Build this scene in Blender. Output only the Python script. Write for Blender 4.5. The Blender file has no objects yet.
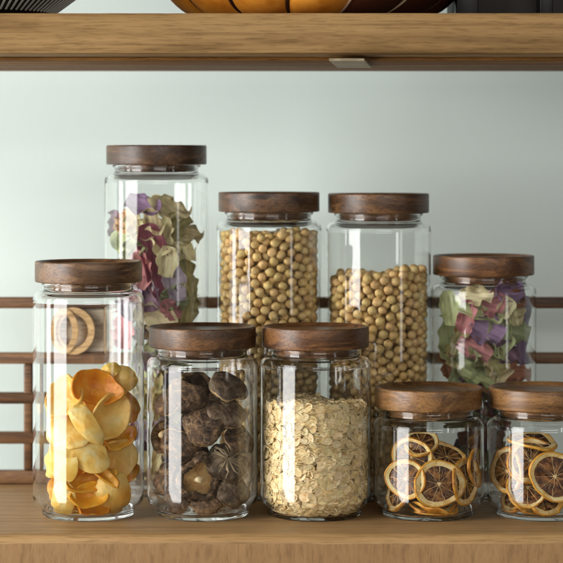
import bpy, bmesh, math, random
from math import sin, cos, pi, sqrt, radians
import numpy as np
from mathutils import Vector, Matrix, noise as MN
MM = 0.001
scn = bpy.context.scene
COL = scn.collection

# ------------------------------------------------------------------ camera
HC = 0.3517                      # camera height above the shelf board
DC = 2.2                         # distance from camera to the front row of jars
cam = bpy.data.cameras.new('camera')
cam.sensor_width = 36.0
cam.lens = 36.0 * 2200 / 563
cam.shift_y = -(281.5 - 163) / 563
cam.clip_start = 0.05
cam.clip_end = 60
cam.dof.use_dof = True
cam.dof.focus_distance = 2.165
cam.dof.aperture_fstop = 6.5
camo = bpy.data.objects.new('camera', cam)
camo.location = (0, -DC, HC)
camo.rotation_euler = (pi / 2, 0, 0)
COL.objects.link(camo)
scn.camera = camo

# ------------------------------------------------------------------ light
world = bpy.data.worlds.new('World')
scn.world = world
world.use_nodes = True
bgn = world.node_tree.nodes['Background']
bgn.inputs[0].default_value = (0.90, 0.90, 0.84, 1)
bgn.inputs[1].default_value = 0.06

def area(name, loc, target, w, h, power, color=(1, 1, 1)):
    l = bpy.data.lights.new(name, 'AREA')
    l.shape = 'RECTANGLE'; l.size = w; l.size_y = h; l.energy = power; l.color = color
    o = bpy.data.objects.new(name, l)
    o.location = loc
    d = Vector(target) - Vector(loc)
    o.rotation_euler = d.to_track_quat('-Z', 'Y').to_euler()
    COL.objects.link(o)
    return o
area('window_light', (-2.71, -1.70, 0.62), (0, 0, 0.5), 1.62, 2.9, 138, (1.0, 0.995, 0.975))
area('side_window_light', (-2.60, -0.20, 0.55), (0, 0, 0.45), 0.46, 2.4, 32, (0.98, 0.99, 1.0))
area('front_fill_light', (0.7, -3.5, 0.80), (0.05, 0, 0.30), 2.2, 0.55, 23, (1.0, 0.99, 0.97))  # added fill lamp behind the camera, lifts the wall and jar contents
area('far_window_light', (1.95, -1.5, 0.45), (0, 0, 0.4), 0.24, 1.1, 2.0, (1.0, 1.0, 0.96))
scn.view_settings.view_transform = 'Standard'
scn.view_settings.look = 'None'
scn.view_settings.exposure = 0.38
scn.view_settings.gamma = 1.0
scn.render.engine = 'CYCLES'
c = scn.cycles
c.max_bounces = 24; c.transmission_bounces = 22; c.transparent_max_bounces = 24
c.diffuse_bounces = 4; c.glossy_bounces = 8
c.caustics_refractive = True; c.caustics_reflective = False
c.blur_glossy = 0.3
c.sample_clamp_indirect = 6.0
c.use_denoising = True
try: c.denoiser = 'OPENIMAGEDENOISE'
except Exception: pass

# ------------------------------------------------------------------ materials
def lin(r, g, b):
    f = lambda u: (u / 255 / 12.92) if u <= 10 else ((u / 255 + 0.055) / 1.055) ** 2.4
    return (f(r), f(g), f(b), 1)

class NT:
    def __init__(s, name):
        s.m = bpy.data.materials.new(name); s.m.use_nodes = True
        s.t = s.m.node_tree; s.b = s.t.nodes['Principled BSDF']
        s.tc = s.t.nodes.new('ShaderNodeTexCoord')
        s.oi = s.t.nodes.new('ShaderNodeObjectInfo')
    def n(s, typ, **kw):
        x = s.t.nodes.new(typ)
        for k, v in kw.items():
            if k.startswith('i_'):
                key = k[2:].replace('_', ' ')
                x.inputs[key].default_value = v
            else: setattr(x, k, v)
        return x
    def l(s, a, b): s.t.links.new(a, b)
    def coords(s, scale, rand=0.0, rot=(0, 0, 0)):
        mp = s.n('ShaderNodeMapping')
        mp.inputs['Scale'].default_value = scale
        mp.inputs['Rotation'].default_value = rot
        src = s.tc.outputs['Object']
        if rand:
            ml = s.n('ShaderNodeMath', operation='MULTIPLY'); s.l(s.oi.outputs['Random'], ml.inputs[0]); ml.inputs[1].default_value = rand
            ad = s.n('ShaderNodeVectorMath', operation='ADD'); s.l(src, ad.inputs[0]); s.l(ml.outputs[0], ad.inputs[1])
            src = ad.outputs[0]
        s.l(src, mp.inputs['Vector'])
        return mp.outputs[0]
    def noise(s, vec, scale, detail=5, rough=0.55, dist=0.0):
        x = s.n('ShaderNodeTexNoise'); x.inputs['Scale'].default_value = scale
        x.inputs['Detail'].default_value = detail; x.inputs['Roughness'].default_value = rough
        x.inputs['Distortion'].default_value = dist
        s.l(vec, x.inputs['Vector']); return x.outputs[0]
    def ramp(s, fac, stops):
        x = s.n('ShaderNodeValToRGB')
        e = x.color_ramp.elements
        e[0].position, e[0].color = stops[0]; e[1].position, e[1].color = stops[-1]
        for p, cc in stops[1:-1]:
            k = e.new(p); k.color = cc
        s.l(fac, x.inputs[0]); return x.outputs[0]
    def mix(s, fac, a, b, mode='MIX'):
        x = s.n('ShaderNodeMix', data_type='RGBA', blend_type=mode)
        if isinstance(fac, (int, float)): x.inputs[0].default_value = fac
        else: s.l(fac, x.inputs[0])
        for i, v in ((6, a), (7, b)):
            if isinstance(v, tuple): x.inputs[i].default_value = v
            else: s.l(v, x.inputs[i])
        return x.outputs[2]
    def bump(s, h, strength, dist=0.001, prev=None):
        x = s.n('ShaderNodeBump'); x.inputs['Strength'].default_value = strength
        x.inputs['Distance'].default_value = dist
        s.l(h, x.inputs['Height'])
        if prev is not None: s.l(prev, x.inputs['Normal'])
        s.l(x.outputs[0], s.b.inputs['Normal']); return x.outputs[0]
    def base(s, col, rough=0.5, spec=0.5):
        if isinstance(col, tuple): s.b.inputs['Base Color'].default_value = col
        else: s.l(col, s.b.inputs['Base Color'])
        s.b.inputs['Roughness'].default_value = rough
        s.b.inputs['Specular IOR Level'].default_value = spec

def wood(name, dark, mid, light, stretch=(2.2, 26, 26), scale=1.0, rough=0.5, rand=3.0, bumps=0.25, rot=(0, 0, 0), figure=1.0, blotch=None, coat=0, lines=26.0, pore=0.75, spec=0.45):
    """long wood fibres along X, wavy figure, fine pores"""
    k = NT(name)
    v = k.coords(tuple(a * scale for a in stretch), rand, rot)
    fig = k.noise(v, 1.0, 4, 0.55, 1.6 * figure)
    wv = k.n('ShaderNodeMath', operation='MULTIPLY'); k.l(fig, wv.inputs[0]); wv.inputs[1].default_value = lines
    sn = k.n('ShaderNodeMath', operation='SINE'); k.l(wv.outputs[0], sn.inputs[0])
    rg = k.n('ShaderNodeMapRange'); rg.inputs[1].default_value = -1; rg.inputs[2].default_value = 1; k.l(sn.outputs[0], rg.inputs[0])
    v2 = k.coords(tuple(a * b * scale for a, b in zip(stretch, (3.0, 14, 14))), rand, rot)
    fine = k.noise(v2, 1.0, 6, 0.65)
    mx = k.n('ShaderNodeMix', data_type='FLOAT'); mx.inputs[0].default_value = 0.55
    k.l(rg.outputs[0], mx.inputs[2]); k.l(fine, mx.inputs[3])
    mx2 = k.n('ShaderNodeMix', data_type='FLOAT'); mx2.inputs[0].default_value = 0.45
    k.l(mx.outputs[0], mx2.inputs[2]); k.l(fig, mx2.inputs[3])
    col = k.ramp(mx2.outputs[0], [(0.28, dark), (0.5, mid), (0.74, light)])
    if blotch:
        big = k.noise(k.coords((1, 1, 1), rand * 2), blotch[0], 2, 0.5)
        f = k.ramp(big, [(blotch[1], (0, 0, 0, 1)), (blotch[1] + 0.08, (1, 1, 1, 1))])
        col = k.mix(f, col, blotch[2], 'MULTIPLY' if len(blotch) > 3 else 'MIX')
    v3 = k.coords(tuple(a * b * scale for a, b in zip(stretch, (34.0, 50, 44))), rand, rot)
    vfine = k.noise(v3, 1.0, 4, 0.6)
    p2 = k.ramp(vfine, [(0.34, (0.52, 0.46, 0.40, 1)), (0.50, (1, 1, 1, 1)), (0.66, (1.0, 1.0, 1.0, 1)), (0.78, (1, 1, 1, 1))])
    col = k.mix(min(1, pore + 0.15), col, p2, 'MULTIPLY')
    por = k.ramp(fine, [(0.36, (0.45, 0.40, 0.36, 1)), (0.47, (1, 1, 1, 1))])
    col = k.mix(pore, col, por, 'MULTIPLY')
    k.base(col, rough, spec)
    r = k.n('ShaderNodeMapRange'); k.l(fine, r.inputs[0]); r.inputs[3].default_value = rough + 0.13; r.inputs[4].default_value = rough - 0.1
    k.l(r.outputs[0], k.b.inputs['Roughness'])
    if coat: k.b.inputs['Coat Weight'].default_value = coat; k.b.inputs['Coat Roughness'].default_value = 0.3
    k.bump(fine, bumps, 0.0006)
    return k.m

M = {}
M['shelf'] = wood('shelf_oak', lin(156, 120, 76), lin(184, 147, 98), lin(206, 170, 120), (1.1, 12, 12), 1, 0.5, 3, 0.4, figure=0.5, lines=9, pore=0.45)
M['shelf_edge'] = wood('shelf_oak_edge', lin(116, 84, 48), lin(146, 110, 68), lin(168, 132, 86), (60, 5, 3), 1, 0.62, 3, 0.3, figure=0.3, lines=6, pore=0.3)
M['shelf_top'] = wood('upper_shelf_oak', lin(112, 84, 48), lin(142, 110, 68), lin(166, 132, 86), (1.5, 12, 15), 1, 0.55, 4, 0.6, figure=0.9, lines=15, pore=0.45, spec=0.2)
M['under'] = wood('underside_wood', lin(104, 70, 36), lin(144, 102, 56), lin(168, 124, 72), (2, 20, 20), 1, 0.6, 3, 0.3, lines=10, figure=.6, spec=0.08)
M['lattice'] = wood('lattice_wood', lin(80, 54, 32), lin(112, 78, 48), lin(136, 98, 62), (3, 30, 30), 1, 0.5, 3, 0.3)
M['lattice_panel'] = wood('panel_wood', lin(200, 182, 158), lin(216, 200, 176), lin(224, 208, 186), (2, 14, 14), 1, 0.6, 3, 0.2)
M['ornament'] = wood('pale_ring_wood', lin(196, 158, 108), lin(214, 176, 124), lin(224, 188, 138), (4, 30, 30), 1, 0.5, 3, 0.2)
M['cleat'] = wood('grey_cleat_wood', lin(140, 124, 98), lin(168, 152, 122), lin(184, 166, 136), (4, 30, 30), 1, 0.6, 3, 0.2)
def lidwood(i, dark, mid, light, blotch=None):
    M['lid%d' % i] = wood('lid_walnut_%d' % i, dark, mid, light, (4, 20, 46), 1, 0.38, 9.0, 0.3, rot=(0.0, 0.06 * (i - 3), 0.5 * i), figure=0.6, blotch=blotch, coat=0.1, lines=18.0, pore=0.65)
lidwood(1, lin(56, 38, 24), lin(96, 68, 44), lin(142, 106, 70))
lidwood(2, lin(50, 33, 20), lin(90, 62, 38), lin(142, 100, 62))
lidwood(3, lin(56, 34, 18), lin(100, 65, 37), lin(152, 106, 62))
lidwood(4, lin(70, 46, 24), lin(120, 84, 48), lin(166, 122, 74))
lidwood(5, lin(48, 34, 24), lin(82, 58, 39), lin(130, 94, 62))

k = NT('wall_paint')
v = k.coords((1, 1, 1))
col = k.mix(k.noise(v, 3.0, 3), lin(219, 233, 228), lin(226, 238, 233))
k.base(col, 0.75, 0.25); k.bump(k.noise(v, 160, 5, 0.65), 0.35, 0.0008); M['wall'] = k.m

k = NT('jar_glass')
k.b.inputs['Base Color'].default_value = (0.99, 0.995, 0.99, 1)
k.b.inputs['Transmission Weight'].default_value = 1.0
k.b.inputs['Roughness'].default_value = 0.0
k.b.inputs['IOR'].default_value = 1.41
v = k.coords((1, 1, 0.5), 5.0); k.bump(k.noise(v, 14, 2, 0.5), 0.8, 0.0006)
M['glass'] = k.m

k = NT('silicone_seal'); k.base(lin(200, 196, 184), 0.4); k.b.inputs['Transmission Weight'].default_value = 0.5; M['seal'] = k.m

def organic(name, stops, scale=60, rough=0.5, bump=0.3, bscale=300, sss=0.0, transl=0, rand=1.0, stretch=(1, 1, 1), spec=0.5, hue=0.006, val=0.09, bdist=0.0008):
    k = NT(name)
    v = k.coords(stretch, rand)
    col = k.ramp(k.noise(v, scale, 5, 0.6, 0.4), stops)
    hs = k.n('ShaderNodeHueSaturation')
    a = k.n('ShaderNodeMapRange'); k.l(k.oi.outputs['Random'], a.inputs[0]); a.inputs[3].default_value = 0.5 - hue; a.inputs[4].default_value = 0.5 + hue
    wn = k.n('ShaderNodeTexWhiteNoise', noise_dimensions='1D'); k.l(k.oi.outputs['Random'], wn.inputs['W'])
    b = k.n('ShaderNodeMapRange'); k.l(wn.outputs[0], b.inputs[0]); b.inputs[3].default_value = 1 - val; b.inputs[4].default_value = 1 + val
    k.l(a.outputs[0], hs.inputs['Hue']); k.l(b.outputs[0], hs.inputs['Value']); k.l(col, hs.inputs['Color'])
    k.base(hs.outputs[0], rough, spec)
    if sss:
        k.b.inputs['Subsurface Weight'].default_value = sss
        k.b.inputs['Subsurface Radius'].default_value = (0.006, 0.004, 0.0015)
        k.b.inputs['Subsurface Scale'].default_value = 1.0
    k.bump(k.noise(v, bscale, 4, 0.6), bump, bdist)
    if transl:
        out = k.t.nodes['Material Output']
        tr = k.n('ShaderNodeBsdfTranslucent'); k.l(hs.outputs[0], tr.inputs[0])
        ms = k.n('ShaderNodeMixShader'); ms.inputs[0].default_value = transl
        k.l(k.b.outputs[0], ms.inputs[1]); k.l(tr.outputs[0], ms.inputs[2]); k.l(ms.outputs[0], out.inputs[0])
    M[name] = k.m
    return k.m

Y = 1
organic('chip_pale', [(0.32, lin(246, 184, 64)), (0.5, lin(254, 216, 112)), (0.7, lin(255, 238, 168))], 48, 0.42, 0.8, 240, 0, 0.25, val=.04)
organic('chip_orange', [(0.32, lin(232, 140, 18)), (0.5, lin(246, 172, 36)), (0.72, lin(252, 204, 84))], 55, 0.38, 0.9, 240, 0, 0.22, val=.04)
organic('chip_tan', [(0.3, lin(244, 176, 66)), (0.5, lin(253, 210, 108)), (0.75, lin(255, 234, 156))], 40, 0.42, 0.8, 240, 0, 0.25, val=.04)
for nm_ in ('chip_pale', 'chip_orange', 'chip_tan'):   # fine wrinkles over the fruit
    k = NT('tmp'); bpy.data.materials.remove(k.m); k.m = M[nm_]; k.t = k.m.node_tree; k.b = k.t.nodes['Principled BSDF']
    k.tc = k.t.nodes.new('ShaderNodeTexCoord'); k.oi = k.t.nodes.new('ShaderNodeObjectInfo')
    v = k.coords((1, 1, 1), 1.0)
    rn1 = k.n('ShaderNodeTexNoise', noise_type='RIDGED_MULTIFRACTAL'); rn1.inputs['Scale'].default_value = 75; rn1.inputs['Detail'].default_value = 4; rn1.inputs['Distortion'].default_value = 0.8
    k.l(v, rn1.inputs['Vector'])
    old = k.b.inputs['Normal'].links[0].from_socket
    k.bump(rn1.outputs[0], 0.9, 0.0016, old)
organic('bean', [(0.3, lin(204, 160, 94)), (0.5, lin(228, 192, 126)), (0.8, lin(240, 214, 158))], 140, 0.72, 0.4, 500, rand=2, val=0.14, hue=0.010)
organic('oat', [(0.3, lin(204, 164, 100)), (0.46, lin(234, 206, 150)), (0.7, lin(248, 230, 186))], 130, 0.6, 0.35, 600, rand=2, val=0.1, hue=0.01)
organic('oat_gap_shade', [(0.3, lin(70, 46, 22)), (0.7, lin(110, 78, 42))], 250, 0.8, 0.6, 500)  # darkened oat colour, stands in for shade in the gaps between flakes

k = NT('mushroom_cap')
v = k.coords((1, 1, 1), 1.0)
wv = k.n('ShaderNodeVectorMath', operation='ADD'); k.l(v, wv.inputs[0])
nz = k.n('ShaderNodeTexNoise'); nz.inputs['Scale'].default_value = 90; k.l(v, nz.inputs['Vector'])
sc_ = k.n('ShaderNodeVectorMath', operation='SCALE'); k.l(nz.outputs['Color'], sc_.inputs[0]); sc_.inputs['Scale'].default_value = 0.008
k.l(sc_.outputs[0], wv.inputs[1])
vo = k.n('ShaderNodeTexVoronoi', feature='DISTANCE_TO_EDGE'); vo.inputs['Scale'].default_value = 150; k.l(wv.outputs[0], vo.inputs['Vector'])
brk = k.ramp(k.noise(v, 85, 3, 0.5), [(0.47, (0, 0, 0, 1)), (0.62, (1, 1, 1, 1))])
cr = k.mix(1.0, k.ramp(vo.outputs['Distance'], [(0.0, (1, 1, 1, 1)), (0.07, (0.2, 0.2, 0.2, 1)), (0.16, (0, 0, 0, 1))]), brk, 'MULTIPLY')
bs = k.ramp(k.noise(v, 120, 6, 0.7, 0.6), [(0.36, lin(46, 31, 19)), (0.5, lin(86, 62, 40)), (0.66, lin(152, 118, 80))])
rn = k.ramp(k.oi.outputs['Random'], [(0.2, (0.08, 0.08, 0.08, 1)), (0.9, (0.45, 0.45, 0.45, 1))])
cf = k.n('ShaderNodeMath', operation='MULTIPLY'); k.l(cr, cf.inputs[0]); k.l(rn, cf.inputs[1])
k.base(k.mix(cf.outputs[0], bs, lin(190, 160, 118)), 0.7)
hgt = k.n('ShaderNodeMath', operation='ADD'); k.l(vo.outputs['Distance'], hgt.inputs[0]); k.l(k.noise(v, 260, 5, 0.7), hgt.inputs[1])
k.bump(hgt.outputs[0], 0.9, 0.0016); M['mushroom_cap'] = k.m
organic('mushroom_grey', [(0.36, lin(58, 42, 28)), (0.5, lin(96, 74, 52)), (0.62, lin(122, 102, 80)), (0.74, lin(176, 152, 120))], 95, 0.62, 1.0, 150, bdist=0.002, val=.15)
organic('mushroom_rim', [(0.35, lin(110, 82, 54)), (0.5, lin(172, 138, 98)), (0.68, lin(210, 180, 136))], 110, 0.6, 0.8, 260, bdist=0.001)
organic('crack_pale', [(0.3, lin(124, 104, 78)), (0.7, lin(178, 158, 124))], 90, 0.7, 0.4, 300)
organic('gill', [(0.34, lin(128, 90, 46)), (0.5, lin(184, 142, 80)), (0.7, lin(218, 184, 122))], 80, 0.65, 0.4, 400)
organic('stem_flesh', [(0.3, lin(200, 172, 124)), (0.7, lin(232, 212, 170))], 90, 0.6, 0.4, 300)
organic('rind', [(0.34, lin(184, 112, 26)), (0.5, lin(226, 156, 48)), (0.7, lin(244, 192, 88))], 110, 0.45, 0.9, 200, 0, 0.12)
organic('pith', [(0.34, lin(214, 160, 74)), (0.5, lin(238, 208, 140)), (0.7, lin(248, 230, 178))], 110, 0.6, 0.4, 300, 0, 0.15)
organic('flesh', [(0.36, lin(48, 24, 9)), (0.5, lin(104, 60, 22)), (0.64, lin(182, 122, 54))], 150, 0.28, 0.9, 240, 0, 0.3, bdist=0.0015)
organic('membrane', [(0.3, lin(172, 124, 70)), (0.7, lin(222, 184, 124))], 90, 0.45, 0.4, 300, 0, 0.15)
petals = dict(olive=(188, 178, 126), green=(198, 206, 152), sage=(172, 178, 134), cream=(242, 228, 184), beige=(234, 218, 172),
              maroon=(158, 92, 106), plum=(150, 116, 132), purple=(160, 132, 164), lilac=(190, 176, 190), pink=(210, 146, 148), peach=(236, 188, 136), rust=(180, 124, 94))
for n_, (r_, g_, b_) in petals.items():
    dk = lin(r_ * .70, g_ * .68, b_ * .66); lt = lin(min(255, r_ * 1.12 + 8), min(255, g_ * 1.12 + 8), min(255, b_ * 1.10 + 6))
    organic('petal_' + n_, [(0.3, dk), (0.5, lin(r_, g_, b_)), (0.75, lt)], 60, 0.7, 0.7, 200, 0, 0.22, stretch=(4.5, 0.5, 1), spec=0.3)

k = NT('amber_lacquer')
v = k.coords((1, 1, 0.25), 0)
k.base(k.ramp(k.noise(v, 40, 5, 0.6), [(0.3, lin(176, 104, 26)), (0.5, lin(206, 134, 44)), (0.75, lin(226, 160, 66))]), 0.35); M['amber'] = k.m
k = NT('shaded_amber'); k.base(lin(58, 26, 16), 0.3); M['shaded_amber'] = k.m  # the amber bowl's shadow side, shade put into the colour
k = NT('dark_seam'); k.base(lin(40, 14, 8), 0.5); M['dark_seam'] = k.m
k = NT('pale_seam'); k.base(lin(214, 180, 146), 0.5); M['pale_seam'] = k.m
k = NT('black_lacquer'); k.base(lin(16, 14, 14), 0.35); M['black'] = k.m
k = NT('pale_rib'); k.base(lin(176, 176, 166), 0.4); M['rib'] = k.m
organic('crate_dark', [(0.3, lin(28, 22, 15)), (0.7, lin(44, 34, 23))], 20, 0.6, 0.2, 200)

# ------------------------------------------------------------------ mesh helpers
def link(name, me, mat=None, parent=None, mat_world=None):
    o = bpy.data.objects.new(name, me)
    COL.objects.link(o)
    if mat is not None and me is not None and not me.materials:
        for mm in (mat if isinstance(mat, (list, tuple)) else [mat]): me.materials.append(M[mm])
    if parent is not None: o.parent = parent
    if mat_world is not None: o.matrix_world = mat_world
    return o
def bmesh_to(bm, name, smooth=True, angle=40):
    bmesh.ops.recalc_face_normals(bm, faces=bm.faces)
    if smooth:
        for f in bm.faces: f.smooth = True
        for e in bm.edges:
            if len(e.link_faces) == 2 and e.calc_face_angle(0) > radians(angle): e.smooth = False
    me = bpy.data.meshes.new(name); bm.to_mesh(me); bm.free()
    return me
def meshp(name, vs, fs, smooth=True, angle=40):
    bm = bmesh.new()
    V = [bm.verts.new(v) for v in vs]
    for f in fs:
        try: bm.faces.new([V[i] for i in f])
        except ValueError: pass
    return bmesh_to(bm, name, smooth, angle)
def lathe(name, prof, seg=96, closed=False, angle=40):
    """prof: list of (r, z) in metres; r==0 ends make poles"""
    bm = bmesh.new(); rings = []
    for r, z in prof:
        if r < 1e-7: rings.append([bm.verts.new((0, 0, z))])
        else: rings.append([bm.verts.new((r * cos(2 * pi * i / seg), r * sin(2 * pi * i / seg), z)) for i in range(seg)])
    pairs = list(zip(rings[:-1], rings[1:])) + ([(rings[-1], rings[0])] if closed else [])
    for a, b in pairs:
        for i in range(seg):
            j = (i + 1) % seg
            if len(a) == 1 and len(b) == 1: continue
            if len(a) == 1: bm.faces.new((a[0], b[i], b[j]))
            elif len(b) == 1: bm.faces.new((a[i], a[j], b[0]))
            else: bm.faces.new((a[i], a[j], b[j], b[i]))
    return bmesh_to(bm, name, True, angle)
def add_box(bm, x0, x1, y0, y1, z0, z1, bev=0.0, seg=2):
    r = bmesh.ops.create_cube(bm, size=1.0)
    for v in r['verts']:
        v.co = Vector(((x0 + x1) / 2 + v.co.x * (x1 - x0), (y0 + y1) / 2 + v.co.y * (y1 - y0), (z0 + z1) / 2 + v.co.z * (z1 - z0)))
    if bev:
        es = {e for v in r['verts'] for e in v.link_edges}
        bmesh.ops.bevel(bm, geom=list(es), offset=bev, segments=seg, profile=0.5, affect='EDGES')
def box(name, x0, x1, y0, y1, z0, z1, mat, parent=None, bev=0.001, seg=2):
    bm = bmesh.new(); add_box(bm, x0, x1, y0, y1, z0, z1, bev, seg)
    return link(name, bmesh_to(bm, name, True, 50), mat, parent)
def tag(o, label=None, cat=None, group=None, kind=None):
    if label: o['label'] = label
    if cat: o['category'] = cat
    if group: o['group'] = group
    if kind: o['kind'] = kind
    return o
def empty(name, loc):
    o = bpy.data.objects.new(name, None); o.location = loc; o.empty_display_size = 0.02; COL.objects.link(o); return o
def px(x, y, Y=0.0):
    """a point of the room seen at photo pixel (x, y), at depth Y"""
    s = (DC + Y) / 2200
    return Vector(((x - 281.5) * s, Y, HC - (y - 163) * s))

# ------------------------------------------------------------------ the setting
bm = bmesh.new()
NXW, NZW = 2, 2
for v in ((-3, 0.42, -1.2), (3, 0.42, -1.2), (3, 0.42, 2.2), (-3, 0.42, 2.2)): bm.verts.new(v)
bm.verts.ensure_lookup_table(); bm.faces.new(bm.verts)
w = link('back_wall', bmesh_to(bm, 'back_wall', False), 'wall'); tag(w, 'plain pale grey green painted wall behind the shelves', kind='structure')

def board(name, x0, x1, y0, y1, z0, z1, prof, nx, wav, mat, seed):
    """a plank with a rounded, slightly uneven front edge; prof: (dy from front, z) list going front-top to front-bottom"""
    pts = [(y1, z1)] + [(y0 + (y1 - y0) * t, z1) for t in (0.75, 0.5, 0.25, 0.1)] + prof + [(y1, z0)]
    bm = bmesh.new(); cols = []
    for i in range(nx + 1):
        x = x0 + (x1 - x0) * i / nx; cl = []
        for j, (y, z) in enumerate(pts):
            dy = dz = 0
            if 5 <= j < len(pts) - 1:
                n1 = MN.noise(Vector((x * 9, seed, j * 0.15))); n2 = MN.noise(Vector((x * 60, seed + 7, j * 0.8)))
                dy = wav * (n1 + 0.25 * n2); dz = wav * 0.35 * n2 if z < z1 - 1e-5 else 0
            cl.append(bm.verts.new((x, y + dy, z + dz)))
        cols.append(cl)
    n = len(pts)
    for a, b in zip(cols[:-1], cols[1:]):
        for j in range(n): bm.faces.new((a[j], a[(j + 1) % n], b[(j + 1) % n], b[j]))
    bm.faces.new(cols[0]); bm.faces.new(list(reversed(cols[-1])))
    for f in bm.faces:
        c_ = f.calc_center_median()
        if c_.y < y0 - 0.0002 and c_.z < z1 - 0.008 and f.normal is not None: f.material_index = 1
    o = link(name, bmesh_to(bm, name, True, 35), mat)
    return o
yf = -0.109
prof = [(yf, -0.0003)] + [(yf - 0.010 * sin(a) , -0.0003 - 0.012 * (1 - cos(a))) for a in [radians(t) for t in (18, 36, 54, 72, 90)]] + [(yf - 0.0115, -0.03), (yf - 0.011, -0.055)]
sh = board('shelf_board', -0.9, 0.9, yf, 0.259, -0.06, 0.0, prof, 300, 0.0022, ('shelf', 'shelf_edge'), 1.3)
tag(sh, 'thick pale oak shelf board with a worn rounded front edge under the jars', 'shelf')
zt, zb = HC + 0.1435, HC + 0.1036
prof2 = [(yf, zt - 0.0012), (yf - 0.0012, zt - 0.004), (yf - 0.0018, (zt + zb) / 2), (yf - 0.0016, zb + 0.0045), (yf - 0.0006, zb + 0.0012), (yf + 0.002, zb)]
us = empty('upper_shelf', (0, 0, 0)); tag(us, 'upper wooden shelf with wavy brown grain above the jars', 'shelf')
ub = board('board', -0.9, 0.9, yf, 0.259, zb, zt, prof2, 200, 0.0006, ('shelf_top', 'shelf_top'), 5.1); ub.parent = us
# rail under the rear of the shelf and a slanted batten
box('rear_rail', -0.9, 0.9, -0.052, 0.20, zb - 0.0035, zb - 0.0002, 'under', us, 0.0005)
a = px(329, 54, yf + 0.004); b = px(364, 54, yf + 0.004)
vs = []
for (yy, pa, pb) in ((yf + 0.012, 329, 364), (0.060, 337.5, 371.5)):
    for zz in (zb - 0.0058, zb - 0.0036):
        vs += [((pa - 281.5) * (DC + yy) / 2200, yy, zz), ((pb - 281.5) * (DC + yy) / 2200, yy, zz)]
link('batten', meshp('batten', vs, [(0, 1, 5, 4), (2, 6, 7, 3), (0, 2, 3, 1), (4, 5, 7, 6), (0, 4, 6, 2), (1, 3, 7, 5)], False), 'cleat', us)

# ------------------------------------------------------------------ lattice screen behind the jars
lt = empty('lattice_screen', (0, 0.2, 0)); tag(lt, 'brown wooden lattice screen with horizontal bars against the wall', 'screen')
LY0, LY1 = 0.205, 0.219
def lbar(name, xa, xb, ya, yb, mat='lattice', dy=0):
    p = px(xa, ya, LY0); q = px(xb, yb, LY0)
    o = box(name, p.x, q.x, LY0 + dy, LY1 - abs(dy) * 0.3, q.z, p.z, mat, None, 0.0016, 2)
    o.parent = lt; o.matrix_parent_inverse = Matrix.Translation((0, -0.2, 0))
    return o
lbar('rail', -160, 720, 297.5, 308.5)
lbar('rail', -160, 720, 353, 364)
lbar('rail', -160, 112, 393, 404)
lbar('rail', -160, 112, 432.5, 444)
lbar('rail', -160, 720, 471, 484)
lbar('post', 23.5, 32, 364.3, 470.7, dy=0.001)
lbar('post', 104, 112.5, 364.3, 470.7, dy=0.001)
lbar('post', -60, -51.5, 308.8, 352.7, dy=0.001)
lbar('panel', 54, 112, 308.8, 352.7, 'lattice_panel', dy=0.006)
def ring(cx, cy, rx, ry, wx, y, th):
    s = (DC + y) / 2200; n = 64; vs = []; fs = []
    ctr = px(cx, cy, y)
    for i in range(n):
        a = 2 * pi * i / n
        for (ax, ay) in ((rx, ry), (rx - wx, ry - wx)):
            for yy in (y, y + th):
                vs.append((ctr.x + ax * s * cos(a), yy, ctr.z + ay * s * sin(a)))
    for i in range(n):
        a = 4 * i; b = 4 * ((i + 1) % n)
        fs += [(a, b, b + 2, a + 2), (a + 1, a + 3, b + 3, b + 1), (a, a + 1, b + 1, b), (a + 2, b + 2, b + 3, a + 3)]
    o = link('ring', meshp('ring', vs, fs), 'ornament'); o.parent = lt; o.matrix_parent_inverse = Matrix.Translation((0, -0.2, 0))
ring(61.5, 331, 16, 22.5, 6.5, 0.198, 0.006)
ring(72, 331, 23, 23.5, 7, 0.2005, 0.0095)

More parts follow.
